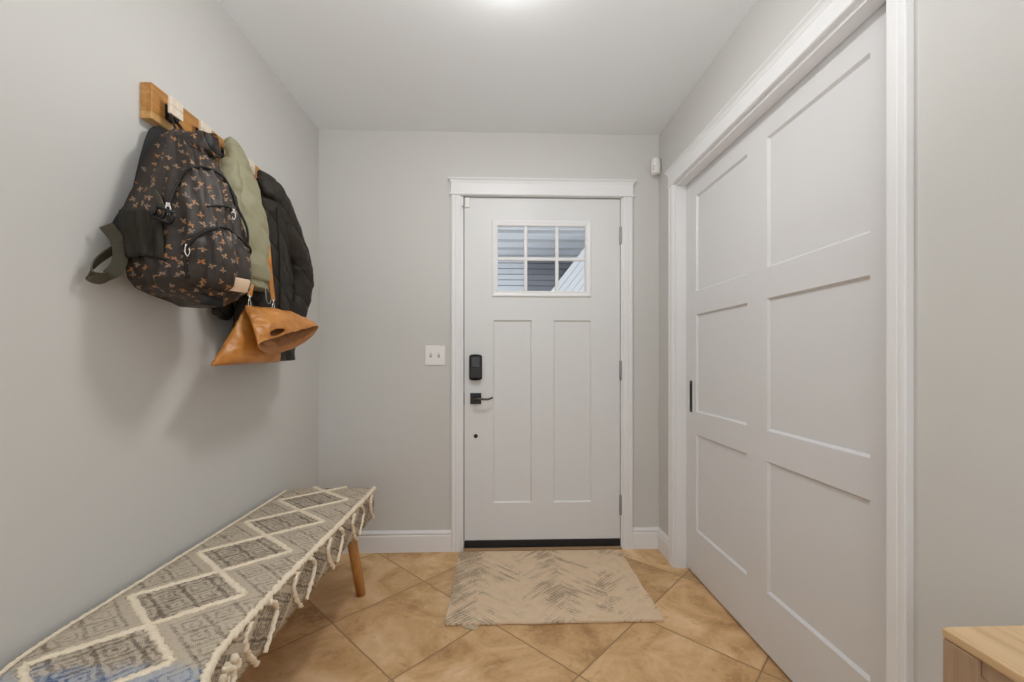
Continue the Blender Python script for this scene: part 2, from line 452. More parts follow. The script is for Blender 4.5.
# ------------------------------------------------------------------ switch plate, motion sensor
t = thing('light_switch', 'white double toggle light switch plate on the back wall left of the door', 'light switch', (-.3635, YB, 1.075))
obj('cover_plate', bx(-.421, -.306, YB - .006, YB - .0005, 1.075, 1.188, bev=.003), M['plastic'], t)
for x in (-.387, -.341):
    b = NB(); box(b, x - .006, x + .006, YB - .0075, YB - .005, 1.118, 1.145, bev=.0008); s = obj('toggle_slot', b, plain('slot_grey', (.48, .47, .46), .5), t)
    b = NB(); ring_loft(b, [[Vector((x + u * .0038, YB - d, z + v)) for u, v in ((-1, -.004), (1, -.004), (1, .004), (-1, .004))] for d, z in ((.005, 1.131), (.018, 1.138))]); obj('toggle', b, M['plastic'], s)
    b = NB(); b.free()
    for zz in (1.098, 1.165):
        b = NB(); lathe(b, [(.0005, -.0012), (.0025, -.001), (.003, 0)], (x, YB - .006, zz), axis='y', n=10); obj('screw', b, M['plastic'], t)
t = thing('motion_sensor', 'white corner motion sensor high on the wall right of the front door', 'motion sensor', (.905, 2.43, 2.17))
b = NB(); prof = []
for i in range(9):
    a = -PI * .5 + PI * i / 8; prof.append((math.cos(a) * .030, math.sin(a) * .026))
d1 = Vector((-.64, -.77, 0)); d2 = Vector((.77, -.64, 0)); c0 = Vector((.912, 2.432, 0))
ring_loft(b, [[c0 + d1 * (p * s) + d2 * (q * s) + Vector((0, 0, z)) for p, q in prof + [(-.012, .028), (-.012, -.028)]] for z, s in ((2.178, .80), (2.184, .97), (2.24, 1.0), (2.262, .95), (2.268, .8))])
obj('housing', b, M['plastic'], t)
b = NB(); ring_loft(b, [[c0 + d1 * (p + .0012) + d2 * (q * .6) + Vector((0, 0, z)) for p, q in prof] for z in (2.192, 2.222)]); obj('sensor_lens', b, plain('lens', (.66, .66, .66), .2), t)
b = NB(); tube(b, [c0 + Vector((.0, .0, 2.22)), (.93, YB, 2.22)], .010, 10); obj('bracket', b, M['plastic'], t)

# ------------------------------------------------------------------ coat rack
rack = thing('coat_rack', 'honey wood coat rack board with square cream tile knobs on the left wall', 'coat rack', (XL, 1.54, 1.80))
YR0, YR1, ZR0, ZR1 = 1.254, 1.823, 1.802, 1.906
b = NB(); box(b, XL + .001, -.994, YR0, YR1, ZR0 + .0235, ZR1, bev=.002); board = obj('board', b, M['rack_wood'], rack)
b = NB(); box(b, XL + .001, -.994, YR0, YR1, ZR0, ZR0 + .023, bev=.002); obj('lower_strip', b, wood_mat('light_honey_wood', (.38, .18, .055), (.50, .27, .09), (.62, .38, .16)), board)
k = NT('cream_tile', .3, .5); x, y, z = k.sep(k.co('Object'))
k.base(k.mix(k.noise(k.co(), 60, 3), (.62, .52, .40), (.80, .72, .60)))
M['tile'] = k.m
M['tile_line'] = plain('tile_groove', (.34, .27, .20), .7)
KY = [1.309, 1.438, 1.566, 1.695]
def hook(y, zc=1.861):
    b = NB(); box(b, -.9945, -.991, y - .007, y + .007, zc - .034, zc + .012, bev=.001)
    tube(b, [(-.992, y, zc - .005), (-.972, y, zc)], .007, 12)
    tube(b, [(-.992, y, zc - .030), (-.980, y, zc - .040), (-.966, y, zc - .040), (-.960, y, zc - .030)], .004, 8, smoothn=10)
    h = obj('hook', b, M['black'], rack)
    b = NB(); e = .0255
    for sy in (-1, 1):
        for sz in (-1, 1):
            box(b, -.972, -.963, y + (sy * e if sy < 0 else .0006), y + (-.0006 if sy < 0 else e), zc + (sz * e if sz < 0 else .0006), zc + (-.0006 if sz < 0 else e), bev=.0015)
    box(b, -.971, -.9655, y - e + .002, y + e - .002, zc - e + .002, zc + e - .002)
    obj('knob', b, M['tile'], h, label='square cream tile with cross groove')
for y in KY: hook(y)

# ------------------------------------------------------------------ cloth materials
def floral_mat():
    k = NT('dark_floral_fabric', .52, .4)
    uv = k.vs(k.co('UV'), 1 / .032)
    v = k.n('ShaderNodeTexVoronoi', voronoi_dimensions='2D', feature='F1'); k.put(v.inputs['Vector'], uv); v.inputs['Scale'].default_value = 1.0; v.inputs['Randomness'].default_value = .75
    d = k.n('ShaderNodeVectorMath', operation='SUBTRACT'); k.put(d.inputs[0], uv); k.put(d.inputs[1], v.outputs['Position'])
    dx, dy, _ = k.sep(d.outputs[0])
    cr = k.n('ShaderNodeSeparateColor'); k.put(cr.inputs[0], v.outputs['Color'])
    ang = k.M('ADD', k.M('ARCTAN2', dy, dx), k.M('MULTIPLY', cr.outputs[0], 6.283))
    r = k.M('SQRT', k.M('ADD', k.M('MULTIPLY', dx, dx), k.M('MULTIPLY', dy, dy)))
    lob = k.M('POWER', k.M('ABSOLUTE', k.M('COSINE', k.M('MULTIPLY', ang, 2.0))), 1.3)
    asym = k.M('ADD', .85, k.M('MULTIPLY', k.M('COSINE', ang), .25))
    R = k.M('MULTIPLY', k.M('ADD', .045, k.M('MULTIPLY', lob, .29)), asym)
    R = k.M('ADD', R, k.M('MULTIPLY', k.M('SUBTRACT', k.noise(uv, 6, 2), .5), .12))
    m = k.step(k.M('SUBTRACT', R, r), -.01, .05)
    c = k.ramp(cr.outputs[1], [(0, (.48, .20, .055)), (.3, (.40, .21, .09)), (.5, (.38, .26, .17)), (.75, (.25, .175, .125)), (1, (.48, .30, .15))])
    c = k.mix(k.noise(uv, 5, 2), c, k.mix(.5, c, (.10, .05, .03)))
    base = k.mix(k.noise(k.co('UV'), 60, 3), (.024, .0165, .0135), (.042, .031, .0245))
    k.base(k.mix(m, base, c))
    k.bump(k.noise(k.vs(k.co('UV'), 1), 900, 2), .12, .001)
    return k.m
M['floral'] = floral_mat()
def fabric(name, col, rough=.6, var=.15, fold=26, spec=.3, bs=.25):
    k = NT(name, rough, spec)
    n1 = k.noise(k.co(), fold, 4, .55, .4)
    k.base(k.mix(n1, tuple(c * (1 - var) for c in col), tuple(c * (1 + var) for c in col)))
    k.bump(n1, bs, .01); return k.m
M['olive_dark'] = fabric('dark_olive_stretch', (.022, .019, .0125), .7)
M['webbing'] = plain('olive_webbing', (.065, .058, .035), .7, var=.15, vs=200, bump=.3, bscale=900)
M['strap_black'] = plain('black_mesh_fabric', (.012, .012, .012), .75, var=.2, vs=200, bump=.3, bscale=700)
M['green'] = fabric('sage_nylon', (.285, .270, .170), .55, .06, 30, .35, .35)
def coat_mat():
    k = NT('black_quilted_nylon', .58, .22); x, y, z = k.sep(k.co())
    q = k.M('DIVIDE', k.M('ADD', k.M('ADD', z, 1.10), k.M('MULTIPLY', k.M('SUBTRACT', y, .04), .95)), .115)
    f = k.M('ABSOLUTE', k.M('SUBTRACT', k.M('FRACT', k.M('ADD', q, .5)), .5))
    seam = k.step(f, .012, .05)
    n1 = k.noise(k.co(), 34, 4, .55, .4)
    c = k.mix(n1, (.022, .018, .0135), (.034, .028, .022))
    k.base(k.mix(seam, (.006, .005, .004), c))
    k.bump(k.M('ADD', k.M('MULTIPLY', k.M('POWER', f, .5), 1.2), k.M('MULTIPLY', n1, .5)), .35, .012); return k.m
M['coat'] = coat_mat()
M['cream_patch'] = plain('cream_leather', (.80, .62, .45), .5, var=.05)
def leather():
    k = NT('tan_leather', .38, .45)
    n1 = k.noise(k.co(), 14, 4, .6); n2 = k.noise(k.co(), 420, 2)
    k.base(k.ramp(n1, [(.3, (.40, .145, .026)), (.55, (.52, .215, .042)), (.75, (.60, .285, .070))]))
    k.bump(k.M('ADD', n2, k.M('MULTIPLY', k.noise(k.co(), 40, 3), 2.0)), .15, .002); return k.m
M['leather'] = leather()

def spow(v, e): return math.copysign(abs(v) ** e, v)
def garment(bm, path, n=72, m=90, disp=None, ref=(1, 0, 0), ex=2.2):
    """path rows: (x,y,z, half width, half depth); closed loft with superellipse sections and displacement disp(a,t,p)->m along normal"""
    P = catmull(path, m); ref = Vector(ref); rings = []; uv = []
    cs = [Vector(p[:3]) for p in P]; L = 0.0
    for i, p in enumerate(P):
        c = cs[i]; T = (cs[min(i + 1, m - 1)] - cs[max(i - 1, 0)]).normalized()
        B = T.cross(ref).normalized(); N = B.cross(T).normalized()      # B across the width, N = depth
        if i: L += (c - cs[i - 1]).length
        w, d = max(p[3], .002), max(p[4], .002); ring = []; per = PI * (w + d); row = []
        for j in range(n):
            a = 2 * PI * j / n
            u, v = spow(math.cos(a), 2 / ex), spow(math.sin(a), 2 / ex)
            q = c + B * (u * w) + N * (v * d)
            nn = (B * (u / w) + N * (v / d)).normalized()
            if disp: q += nn * disp(a, i / (m - 1), q)
            ring.append(q)
        for j in range(n + 1): row.append((per * j / n, L))
        rings.append(ring); uv.append(row)
    return ring_loft(bm, rings, uv=uv)

# ------------------------------------------------------------------ backpack
BPH = math.radians(24)                      # the pack hangs turned a little towards the room
BW, BD = Vector((math.sin(BPH), math.cos(BPH), 0)), Vector((math.cos(BPH), -math.sin(BPH), 0))
BO = Vector((-.937, 1.291, 0))              # middle of its back
bp = thing('backpack', 'dark brown floral backpack hanging from the nearest knob of the coat rack', 'backpack', (-.87, 1.26, 1.27))
def L2W(s, h, z): return BO + BW * s + BD * h + Vector((0, 0, z))
LV = [(1.266, .048, .060), (1.271, .084, .122), (1.286, .114, .160), (1.313, .130, .178), (1.37, .137, .185), (1.45, .134, .180), (1.53, .122, .170), (1.60, .104, .150), (1.66, .086, .120), (1.71, .066, .090), (1.745, .050, .064), (1.772, .022, .036)]
EX = 2.3
def lv(z):
    for (a, w0, d0), (b_, w1, d1) in zip(LV, LV[1:]):
        if a <= z <= b_:
            t = (z - a) / (b_ - a); return w0 + (w1 - w0) * t, d0 + (d1 - d0) * t
    return LV[-1][1:] if z > 1.7 else LV[0][1:]
def pack_disp(a, z):
    """folds of the slack cloth; a = angle round the pack (0 = middle of the front)"""
    hang = min(1, max(0, (1.76 - z) / .10))
    s = .017 * noise.noise(Vector((a * 2.6, 1, z * 5)))
    s += .017 * ((1 - abs(noise.noise(Vector((a * 4.2 + z * 2.0, 3, z * 2.2))))) ** 4 - .3)
    s += .010 * ((1 - abs(noise.noise(Vector((a * 8.0 - z * 3.0, 7, z * 4.5))))) ** 3 - .3)
    s -= .016 * hang * math.exp(-((a + .72 + .25 * (z - 1.5)) / .09) ** 2) * min(1, max(0, (z - 1.30) / .1))
    s -= .010 * hang * math.exp(-((a + 1.02 - .5 * (z - 1.5)) / .08) ** 2) * min(1, max(0, (z - 1.30) / .1))
    front = math.exp(-(a / .75) ** 2)
    return s * (1 - .35 * front)
def pk_at(a, z, o=0.0):
    w, d = lv(z); su = spow(math.sin(a), 2 / EX) * (.88 if a > 0 else 1.02); sv = spow(math.cos(a), 2 / EX)
    n_ = (BD * (max(sv, 0) / d) + BW * (su / w)).normalized()
    tilt = .020 * max(0, -su) * max(0, (1.42 - z) / .15)
    return L2W(w * su, d * sv if sv > 0 else .012 * sv, z + tilt) + n_ * (o + (pack_disp(a, z) if sv > .02 else 0))
def on_pack(s_, z, o=.004):
    w, d = lv(z); u = max(-.999, min(.999, s_ / w)); a = math.asin(spow(u, EX / 2)); return pk_at(a, z, o)
b = NB(); rings = []; uv = []
rows = catmull(LV, 84); n = 110; L = 0
for i, (z, w, d) in enumerate(rows):
    row = []; ring = []; acc = 0; prev = None; z = max(LV[0][0], min(LV[-1][0], z))
    if i: L += math.hypot(z - rows[i - 1][0], d - rows[i - 1][2])
    for j in range(n + 1):
        a = -PI + 2 * PI * (j % n) / n; q = pk_at(a, z)
        if prev is not None: acc += (q - prev).length
        prev = q; row.append((acc, L))
        if j < n: ring.append(q)
    h = row[-1][0] / 2
    uv.append([(c - h, l) for c, l in row]); rings.append(ring)
ring_loft(b, rings, uv=uv)
obj('pack_body', b, M['floral'], bp, True)
# front pocket: rounded-top bulge
PC, PZ0, PZ1, PW = .006, 1.298, 1.480, .092
def pocket_pt(s, t, o=0.0):
    """s in -1..1 across, t in 0..1 up"""
    ww = PW * (1 - .50 * max(0, (t - .55) / .45) ** 2.2) * (1 - .12 * max(0, (.25 - t) / .25))
    z = PZ0 + (PZ1 - PZ0) * (t - .10 * t * s * s)
    e = (1 - abs(s) ** 4) * (1 - (2 * t - 1) ** 6 if t < .5 else 1 - ((t - .5) * 2) ** 4)
    q = on_pack(PC + s * ww, z, .003)
    return q + BD * (.024 * max(0, e) ** .6 + .003 * noise.noise(q * 24) + o)
b = NB(); G = 32; uv = [[(PW * (2 * j / G - 1) * 1.1 + .013, PZ0 + (PZ1 - PZ0) * i / G * 1.1) for j in range(G + 1)] for i in range(G + 1)]
ring_loft(b, [[pocket_pt(2 * j / G - 1, i / G) for j in range(G + 1)] for i in range(G + 1)], closed=False, uv=uv)
pk = obj('front_pocket', b, M['floral'], bp, True)
sm = pk.modifiers.new('thick', 'SOLIDIFY'); sm.thickness = .012; sm.offset = -1
M['zip'] = plain('black_zip_tape', (.007, .006, .0055), .7, var=.2, vs=300)
b = NB(); tube(b, [pocket_pt(s * .97, t, .005) for s, t in [(-1, .10), (-1, .4), (-.98, .62), (-.93, .82), (-.75, .95), (-.4, .985), (0, .985), (.4, .985), (.75, .95), (.93, .82), (.98, .62), (1, .35)]], .0036, 8, smoothn=60); obj('pocket_zipper', b, M['zip'], bp, True)
b = NB(); tube(b, [on_pack(s_, z, .0065) for s_, z in [(-.094, 1.485), (-.093, 1.515), (-.078, 1.58), (-.055, 1.625), (-.018, 1.648), (.026, 1.645), (.056, 1.620), (.078, 1.57), (.095, 1.50), (.104, 1.40)]], .0038, 8, smoothn=90); obj('main_zipper', b, M['zip'], bp, True)
b = NB(); tube(b, [on_pack(s_, z, .004) for s_, z in [(-.032, 1.528), (-.005, 1.540), (.025, 1.545), (.055, 1.541)]], .0032, 8, smoothn=30); obj('slit_zipper', b, M['zip'], bp, True)
def zip_pull(p, name='zipper_pull', l=.024):
    p = Vector(p); b = NB()
    bo = box(b, -.003, .004, -.0045, .0045, -.004, .008, bev=.0015)
    tube(b, [(.002, -.0035, 0), (.004, -.0048, -l * .55), (.004, 0, -l), (.004, .0048, -l * .55), (.002, .0035, 0)], .0019, 6, smoothn=18)
    bmesh.ops.rotate(b, verts=b.verts, matrix=Matrix.Rotation(-BPH - .3, 3, 'Z')); bmesh.ops.translate(b, verts=b.verts, vec=p)
    obj(name, b, M['steel'], bp)
zip_pull(on_pack(-.094, 1.508, .011)); zip_pull(on_pack(.050, 1.540, .008)); zip_pull(pocket_pt(-.97, .62, .008))
b = NB(); c = pocket_pt(.34, .13, .003); tx = (pocket_pt(.50, .13) - pocket_pt(.18, .13)).normalized(); tz = (pocket_pt(.34, .26) - pocket_pt(.34, .04)).normalized(); tn = tx.cross(tz).normalized(); tz = tn.cross(tx)
if tn.dot(BD) < 0: tn = -tn
pts = rrect(-.028, .028, -.020, .020, .006)
ring_loft(b, [[c + tx * (u * k_) + tz * (v * k_) + tn * o for u, v in pts] for o, k_ in ((-.002, 1), (.002, 1), (.0032, .95))])
obj('leather_patch', b, M['cream_patch'], bp, label='cream square patch on the front pocket')
b = NB(); c = on_pack(-.012, 1.285, -.004); pts = [(-.030, -.028), (.030, -.028), (.030, .004), (-.030, .004)]
ring_loft(b, [[c + BW * u + Vector((0, 0, v)) + BD * o for u, v in pts] for o in (-.001, .001)]); obj('care_tag', b, M['rubber'], bp)
# side pocket: gathered stretch cloth on the near side
b = NB(); G, H = 44, 24; rings = []
for i in range(H + 1):
    row = []
    for j in range(G + 1):
        f = j / G; a = math.radians(-88 + (34 + 6 * (1 - i / H)) * f); zt = 1.500 - .010 * f; zb = 1.358 + .012 * math.sin(f * PI)
        zz = zb + (zt - zb) * i / H
        fold = .0045 * math.sin(f * 22 + i * .10) * (.3 + .7 * i / H) + .003 * noise.noise(Vector((j * .3, i * .15, 2)))
        e = min(1, min(j, G - j, 2 * i + 1) / 4)
        row.append(pk_at(a, zz, .003 + (.006 + fold) * e))
    rings.append(row)
ring_loft(b, rings, closed=False)
so = obj('side_pocket', b, M['olive_dark'], bp, True, label='dark olive gathered side pocket'); mo = so.modifiers.new('thick', 'SOLIDIFY'); mo.thickness = .004; mo.offset = -1
# compression strap and buckle
rad = math.radians
b = NB(); ribbon(b, [pk_at(rad(a), z, .012) for a, z in ((-60, 1.545), (-55, 1.525), (-50, 1.500), (-44, 1.470))], .020, .002, (.3, -.3, .6), 12); obj('compression_strap', b, M['webbing'], bp)
c = pk_at(rad(-47), 1.480, .022); b = NB()
dirn = (pk_at(rad(-38), 1.470, .02) - pk_at(rad(-56), 1.490, .02)).normalized(); up = Vector((0, 0, 1)); up = (up - dirn * up.dot(dirn)).normalized()
def bar(p, q, r=.0046): tube(b, [c + dirn * p[0] + up * p[1], c + dirn * q[0] + up * q[1]], r, 8)
for p, q in (((-.022, -.014), (.022, -.014)), ((-.022, .014), (.022, .014)), ((-.022, -.014), (-.022, .014)), ((.022, -.014), (.022, .014)), ((0, -.014), (0, .014))): bar(p, q)
obj('buckle', b, M['black'], bp, True)
# shoulder straps against the wall, webbing tail, haul loop, slumped top
b = NB(); ribbon(b, [(-.985, 1.290, 1.785), (-.992, 1.268, 1.760), (-1.000, 1.250, 1.68), (-1.004, 1.230, 1.58), (-1.006, 1.208, 1.50), (-1.005, 1.190, 1.43)], .036, .013, (.8, .5, 0), 30); obj('shoulder_strap', b, M['strap_black'], bp)
b = NB(); ribbon(b, [(-.950, 1.345, 1.69), (-.947, 1.375, 1.64), (-.945, 1.395, 1.55), (-.93, 1.395, 1.42)], .034, .010, (.3, 1, 0), 24); obj('shoulder_strap', b, M['strap_black'], bp)
b = NB(); ribbon(b, [(-1.0, 1.222, 1.565), (-.998, 1.192, 1.530), (-1.0, 1.160, 1.480), (-1.0, 1.142, 1.440)], .022, .003, (.7, .7, 0), 16); obj('strap_webbing', b, M['strap_black'], bp)
b = NB(); ribbon(b, [(-.990, 1.106, 1.448), (-.982, 1.128, 1.418), (-.978, 1.134, 1.380), (-.978, 1.122, 1.342), (-.985, 1.094, 1.312), (-.994, 1.072, 1.314), (-1.0, 1.082, 1.338), (-1.0, 1.105, 1.365), (-.995, 1.135, 1.395)], .030, .003, lambda t: Vector((.75, .55, .35)) if t < .15 else Vector((.7, .7, .1)) if t < .45 else Vector((.45, -.2, .85)), 60)
obj('webbing_tail', b, M['webbing'], bp, label='loose olive webbing tail')
b = NB(); ribbon(b, [(-.935, 1.270, 1.752), (-.955, 1.287, 1.80), (-.978, 1.302, 1.838), (-.980, 1.309, 1.868), (-.978, 1.316, 1.840), (-.955, 1.322, 1.80), (-.930, 1.325, 1.750)], .020, .004, (.6, -.8, 0), 40); obj('haul_loop', b, M['olive_dark'], bp)
b = NB(); garment(b, [(-.925, 1.268, 1.712, .006, .006), (-.914, 1.270, 1.715, .034, .030), (-.888, 1.272, 1.725, .046, .038), (-.862, 1.272, 1.732, .044, .037), (-.836, 1.270, 1.738, .034, .031), (-.838, 1.270, 1.738, .029, .026), (-.850, 1.270, 1.736, .025, .022), (-.858, 1.270, 1.734, .003, .003)], 44, 54, lambda a, t, q: .007 * noise.noise(q * 34) + .005 * noise.noise(q * 80), (0, 0, 1))
fl = obj('slumped_top', b, M['floral'], bp, True)
b = NB(); tube(b, [(-.852, 1.270, 1.736), (-.8325, 1.271, 1.7395)], .0275, 20, flat=.9); obj('pouch_shade_plug', b, M['rubber'], fl, True)  # black plug stands in for the shade inside the opening

# ------------------------------------------------------------------ sage puffer jacket
gj = thing('puffer_jacket', 'small sage green puffer jacket between the backpack and the black coat', 'jacket', (-.92, 1.58, 1.38))
def puff(sp, amp, ph=0.0, slant=0.0, wr=.004, sc=38):
    def f(a, t, q):
        s = abs(math.sin(PI * ((q.z + slant * q.y) / sp + ph))) ** .55
        return amp * s - amp * .5 + wr * noise.noise(q * sc) + wr * .8 * (1 - abs(noise.noise(q * sc * .6 + Vector((3, 1, 2))))) ** 4
    return f
b = NB(); garment(b, [(-.950, 1.566, 1.838, .004, .004), (-.948, 1.558, 1.834, .030, .018), (-.940, 1.556, 1.81, .044, .030), (-.930, 1.555, 1.77, .060, .042), (-.922, 1.556, 1.70, .077, .053), (-.915, 1.562, 1.60, .091, .062), (-.912, 1.564, 1.50, .097, .066), (-.910, 1.568, 1.43, .099, .068), (-.911, 1.570, 1.392, .092, .058), (-.911, 1.570, 1.387, .004, .004)], 80, 110, puff(.105, .007, .2, .25, .004, 26))
body = obj('torso', b, M['green'], gj, True)
b = NB(); garment(b, [(-.911, 1.571, 1.400, .090, .056), (-.911, 1.571, 1.393, .094, .060), (-.911, 1.571, 1.370, .094, .060), (-.911, 1.571, 1.365, .088, .054)], 60, 20, lambda a, t, q: .003 * noise.noise(q * 60)); obj('hem_band', b, M['green'], gj, True)
b = NB(); garment(b, [(-.930, 1.505, 1.795, .02, .02), (-.925, 1.494, 1.75, .030, .034), (-.920, 1.488, 1.66, .034, .038), (-.920, 1.486, 1.55, .034, .038), (-.920, 1.488, 1.46, .030, .034), (-.920, 1.490, 1.43, .024, .026)], 40, 60, puff(.09, .005, .4, 0, .004)); obj('sleeve', b, M['green'], gj, True)
b = NB(); garment(b, [(-.960, 1.560, 1.894, .004, .004), (-.956, 1.560, 1.892, .024, .014), (-.950, 1.558, 1.872, .036, .022), (-.938, 1.555, 1.84, .044, .026), (-.922, 1.553, 1.80, .050, .026), (-.912, 1.553, 1.76, .044, .020), (-.914, 1.553, 1.748, .004, .004)], 48, 40, lambda a, t, q: .005 * noise.noise(q * 45)); obj('hood', b, M['green'], gj, True)
M['cord'] = plain('grey_elastic_cord', (.32, .31, .29), .5)
b = NB(); tube(b, [(-.851, 1.585, 1.378), (-.846, 1.578, 1.345), (-.846, 1.588, 1.318), (-.846, 1.608, 1.318), (-.848, 1.616, 1.345), (-.853, 1.600, 1.378)], .0016, 6, smoothn=30); obj('drawcord', b, M['cord'], gj)

# ------------------------------------------------------------------ black quilted coat
bc = thing('quilted_coat', 'black diagonally quilted puffer coat hanging farthest along the coat rack', 'coat', (-.94, 1.76, 1.10))
def quilt(sp, amp, yc):
    def f(a, t, q):
        s = abs(math.sin(PI * ((q.z + .95 * (q.y - yc)) / sp))) ** .35
        return amp * s - amp * .8 + .006 * noise.noise(q * 16) + .0035 * (1 - abs(noise.noise(q * 20 + Vector((5, 2, 8))))) ** 4
    return f
b = NB(); garment(b, [(-.958, 1.732, 1.826, .004, .004), (-.956, 1.735, 1.822, .040, .018), (-.950, 1.752, 1.795, .070, .034), (-.945, 1.772, 1.75, .088, .046), (-.942, 1.786, 1.66, .100, .054), (-.940, 1.798, 1.52, .116, .058), (-.940, 1.792, 1.42, .128, .058), (-.941, 1.768, 1.34, .165, .056), (-.942, 1.764, 1.24, .196, .054), (-.942, 1.764, 1.125, .206, .050), (-.942, 1.764, 1.105, .200, .044), (-.942, 1.764, 1.100, .004, .004)], 110, 170, quilt(.115, .007, 1.80))
obj('torso', b, M['coat'], bc, True)
b = NB(); garment(b, [(-.945, 1.765, 1.822, .015, .015), (-.932, 1.785, 1.806, .044, .038), (-.924, 1.815, 1.760, .054, .046), (-.916, 1.854, 1.69, .058, .050), (-.909, 1.905, 1.61, .062, .054), (-.902, 1.952, 1.53, .063, .054), (-.902, 1.966, 1.45, .058, .052), (-.906, 1.948, 1.36, .052, .046), (-.912, 1.926, 1.285, .044, .040), (-.913, 1.922, 1.272, .034, .032)], 48, 130, quilt(.115, .007, 1.80)); obj('sleeve', b, M['coat'], bc, True)
b = NB(); garment(b, [(-1.004, 1.70, 1.77, .02, .010), (-1.004, 1.665, 1.74, .046, .016), (-1.004, 1.620, 1.66, .050, .017), (-1.004, 1.585, 1.50, .050, .017), (-1.002, 1.575, 1.38, .048, .019), (-.998, 1.575, 1.28, .045, .022), (-.998, 1.575, 1.265, .036, .018)], 48, 90, quilt(.115, .003, 1.80)); obj('sleeve', b, M['coat'], bc, True)
b = NB(); garment(b, [(-.950, 1.712, 1.836, .004, .004), (-.944, 1.718, 1.834, .040, .018), (-.928, 1.728, 1.815, .056, .030), (-.912, 1.738, 1.785, .056, .032), (-.906, 1.742, 1.755, .042, .024), (-.908, 1.742, 1.745, .004, .004)], 48, 40, lambda a, t, q: .006 * noise.noise(q * 40)); obj('collar', b, M['coat'], bc, True)
b = NB(); tube(b, [(-.886, 1.735, 1.72), (-.882, 1.744, 1.60), (-.879, 1.748, 1.42), (-.881, 1.746, 1.25), (-.890, 1.742, 1.12)], .003, 8, smoothn=40); obj('zipper', b, M['zip'], bc, True)

# ------------------------------------------------------------------ tan tote bag
tb = thing('tote_bag', 'tan leather foldover tote bag hanging low in front of the black coat', 'bag', (-.84, 1.55, 1.09))
def seg_loft(bm, secs, n=48, m=40, caps=(True, True), wr=.004, seed=0.0):
    """secs: (A,B,N,th): lens-shaped sections around the segment AB, bulging th along +-N"""
    rows = catmull([(*A, *B_, *Vector(N).normalized(), th) for A, B_, N, th in secs], m); rings = []
    for r in rows:
        A, B_, N, th = Vector(r[0:3]), Vector(r[3:6]), Vector(r[6:9]).normalized(), r[9]
        ring = []
        for j in range(n):
            a = 2 * PI * j / n; u = math.cos(a); v = math.sin(a)
            p = (A + B_) / 2 + (B_ - A) / 2 * spow(u, .85) + N * th * spow(v, 1.1)
            ring.append(p + N * wr * noise.noise(p * 22 + Vector((seed, 0, 0))) + N * wr * .7 * noise.noise(p * 60))
        rings.append(ring)
    return ring_loft(bm, rings, caps[0], caps[1])
b = NB()
seg_loft(b, [((-.885, 1.335, 1.088), (-.835, 1.655, 1.098), (.9, -.25, .1), .004), ((-.884, 1.345, 1.100), (-.832, 1.650, 1.112), (.9, -.25, .1), .030), ((-.878, 1.385, 1.150), (-.838, 1.655, 1.17), (.9, -.25, .1), .034),
             ((-.872, 1.435, 1.215), (-.845, 1.66, 1.225), (.9, -.25, .1), .024), ((-.865, 1.470, 1.270), (-.848, 1.655, 1.275), (.9, -.25, .1), .014), ((-.862, 1.478, 1.288), (-.850, 1.650, 1.292), (.9, -.25, .1), .004)], 56, 50, wr=.006)
obj('bag_body', b, M['leather'], tb, True)
# folded-over top that opens outward and away along the wall
b = NB()
rows = [((-.858, 1.474, 1.290), (-.846, 1.652, 1.296), (.8, -.3, .5), .005, .005), ((-.838, 1.452, 1.268), (-.815, 1.690, 1.292), (.7, -.5, .5), .016, .012), ((-.815, 1.436, 1.232), (-.790, 1.735, 1.280), (.6, -.55, .55), .024, .030),
        ((-.795, 1.424, 1.192), (-.772, 1.785, 1.264), (.55, -.6, .55), .024, .048), ((-.785, 1.418, 1.158), (-.757, 1.818, 1.248), (.55, -.6, .55), .014, .064)]
LOW = Vector((-.30, .28, -.92)).normalized()
def flap_loft(bm, n=128, m=72):
    out_ = []
    for r in catmull([(*A, *B_, *Vector(N).normalized(), t1, t2) for A, B_, N, t1, t2 in rows], m):
        A, B_, N, t1, t2 = Vector(r[0:3]), Vector(r[3:6]), Vector(r[6:9]).normalized(), r[9], r[10]; ring = []
        for j in range(n):
            a = 2 * PI * j / n; u = math.cos(a); v = math.sin(a)
            p = (A + B_) / 2 + (B_ - A) / 2 * spow(u, .9) + (N * (t1 * v) if v > 0 else LOW * (t2 * abs(v) ** 1.2))
            w_ = N * .008 * noise.noise(p * 20 + Vector((4, 0, 0))) + N * .004 * noise.noise(p * 55)
            ring.append(p + w_)
        out_.append(ring)
    return ring_loft(bm, out_, False, False)
NU, NM = 128, 72
VV = flap_loft(b, NU, NM)
# oval handle cut-out near the mouth of the upper layer
kill = []; ec, er = (.88, .325), (.085, .046)
for i in range(NM):
    for j in range(NU):
        VV[i][j].index = -1
rim = []
idx = {v: (i, j) for i, r in enumerate(VV) for j, v in enumerate(r)}
def inel(t, u): return ((t - ec[0]) / er[0]) ** 2 + ((u - ec[1] ) / er[1]) ** 2
for f in b.faces:
    pr = [idx[v] for v in f.verts]
    t = sum(p[0] for p in pr) / len(pr) / (NM - 1); u = sum(p[1] for p in pr) / len(pr) / NU
    if len(pr) == 4 and max(p[1] for p in pr) - min(p[1] for p in pr) < 3 and inel(t, u) < 1: kill.append(f)
for q in range(40):
    a = 2 * PI * q / 40; t = ec[0] + er[0] * math.cos(a); u = ec[1] + er[1] * math.sin(a)
    rim.append(VV[round(t * (NM - 1))][round(u * NU) % NU].co.copy())
bmesh.ops.delete(b, geom=kill, context='FACES')
fo = obj('foldover_top', b, [M['leather'], plain('shaded_leather_inside', (.27, .105, .027), .7)], tb, True); mo = fo.modifiers.new('thick', 'SOLIDIFY'); mo.thickness = .0035; mo.offset = 0; mo.material_offset = 1  # inner faces coloured darker to paint in the shade inside the mouth
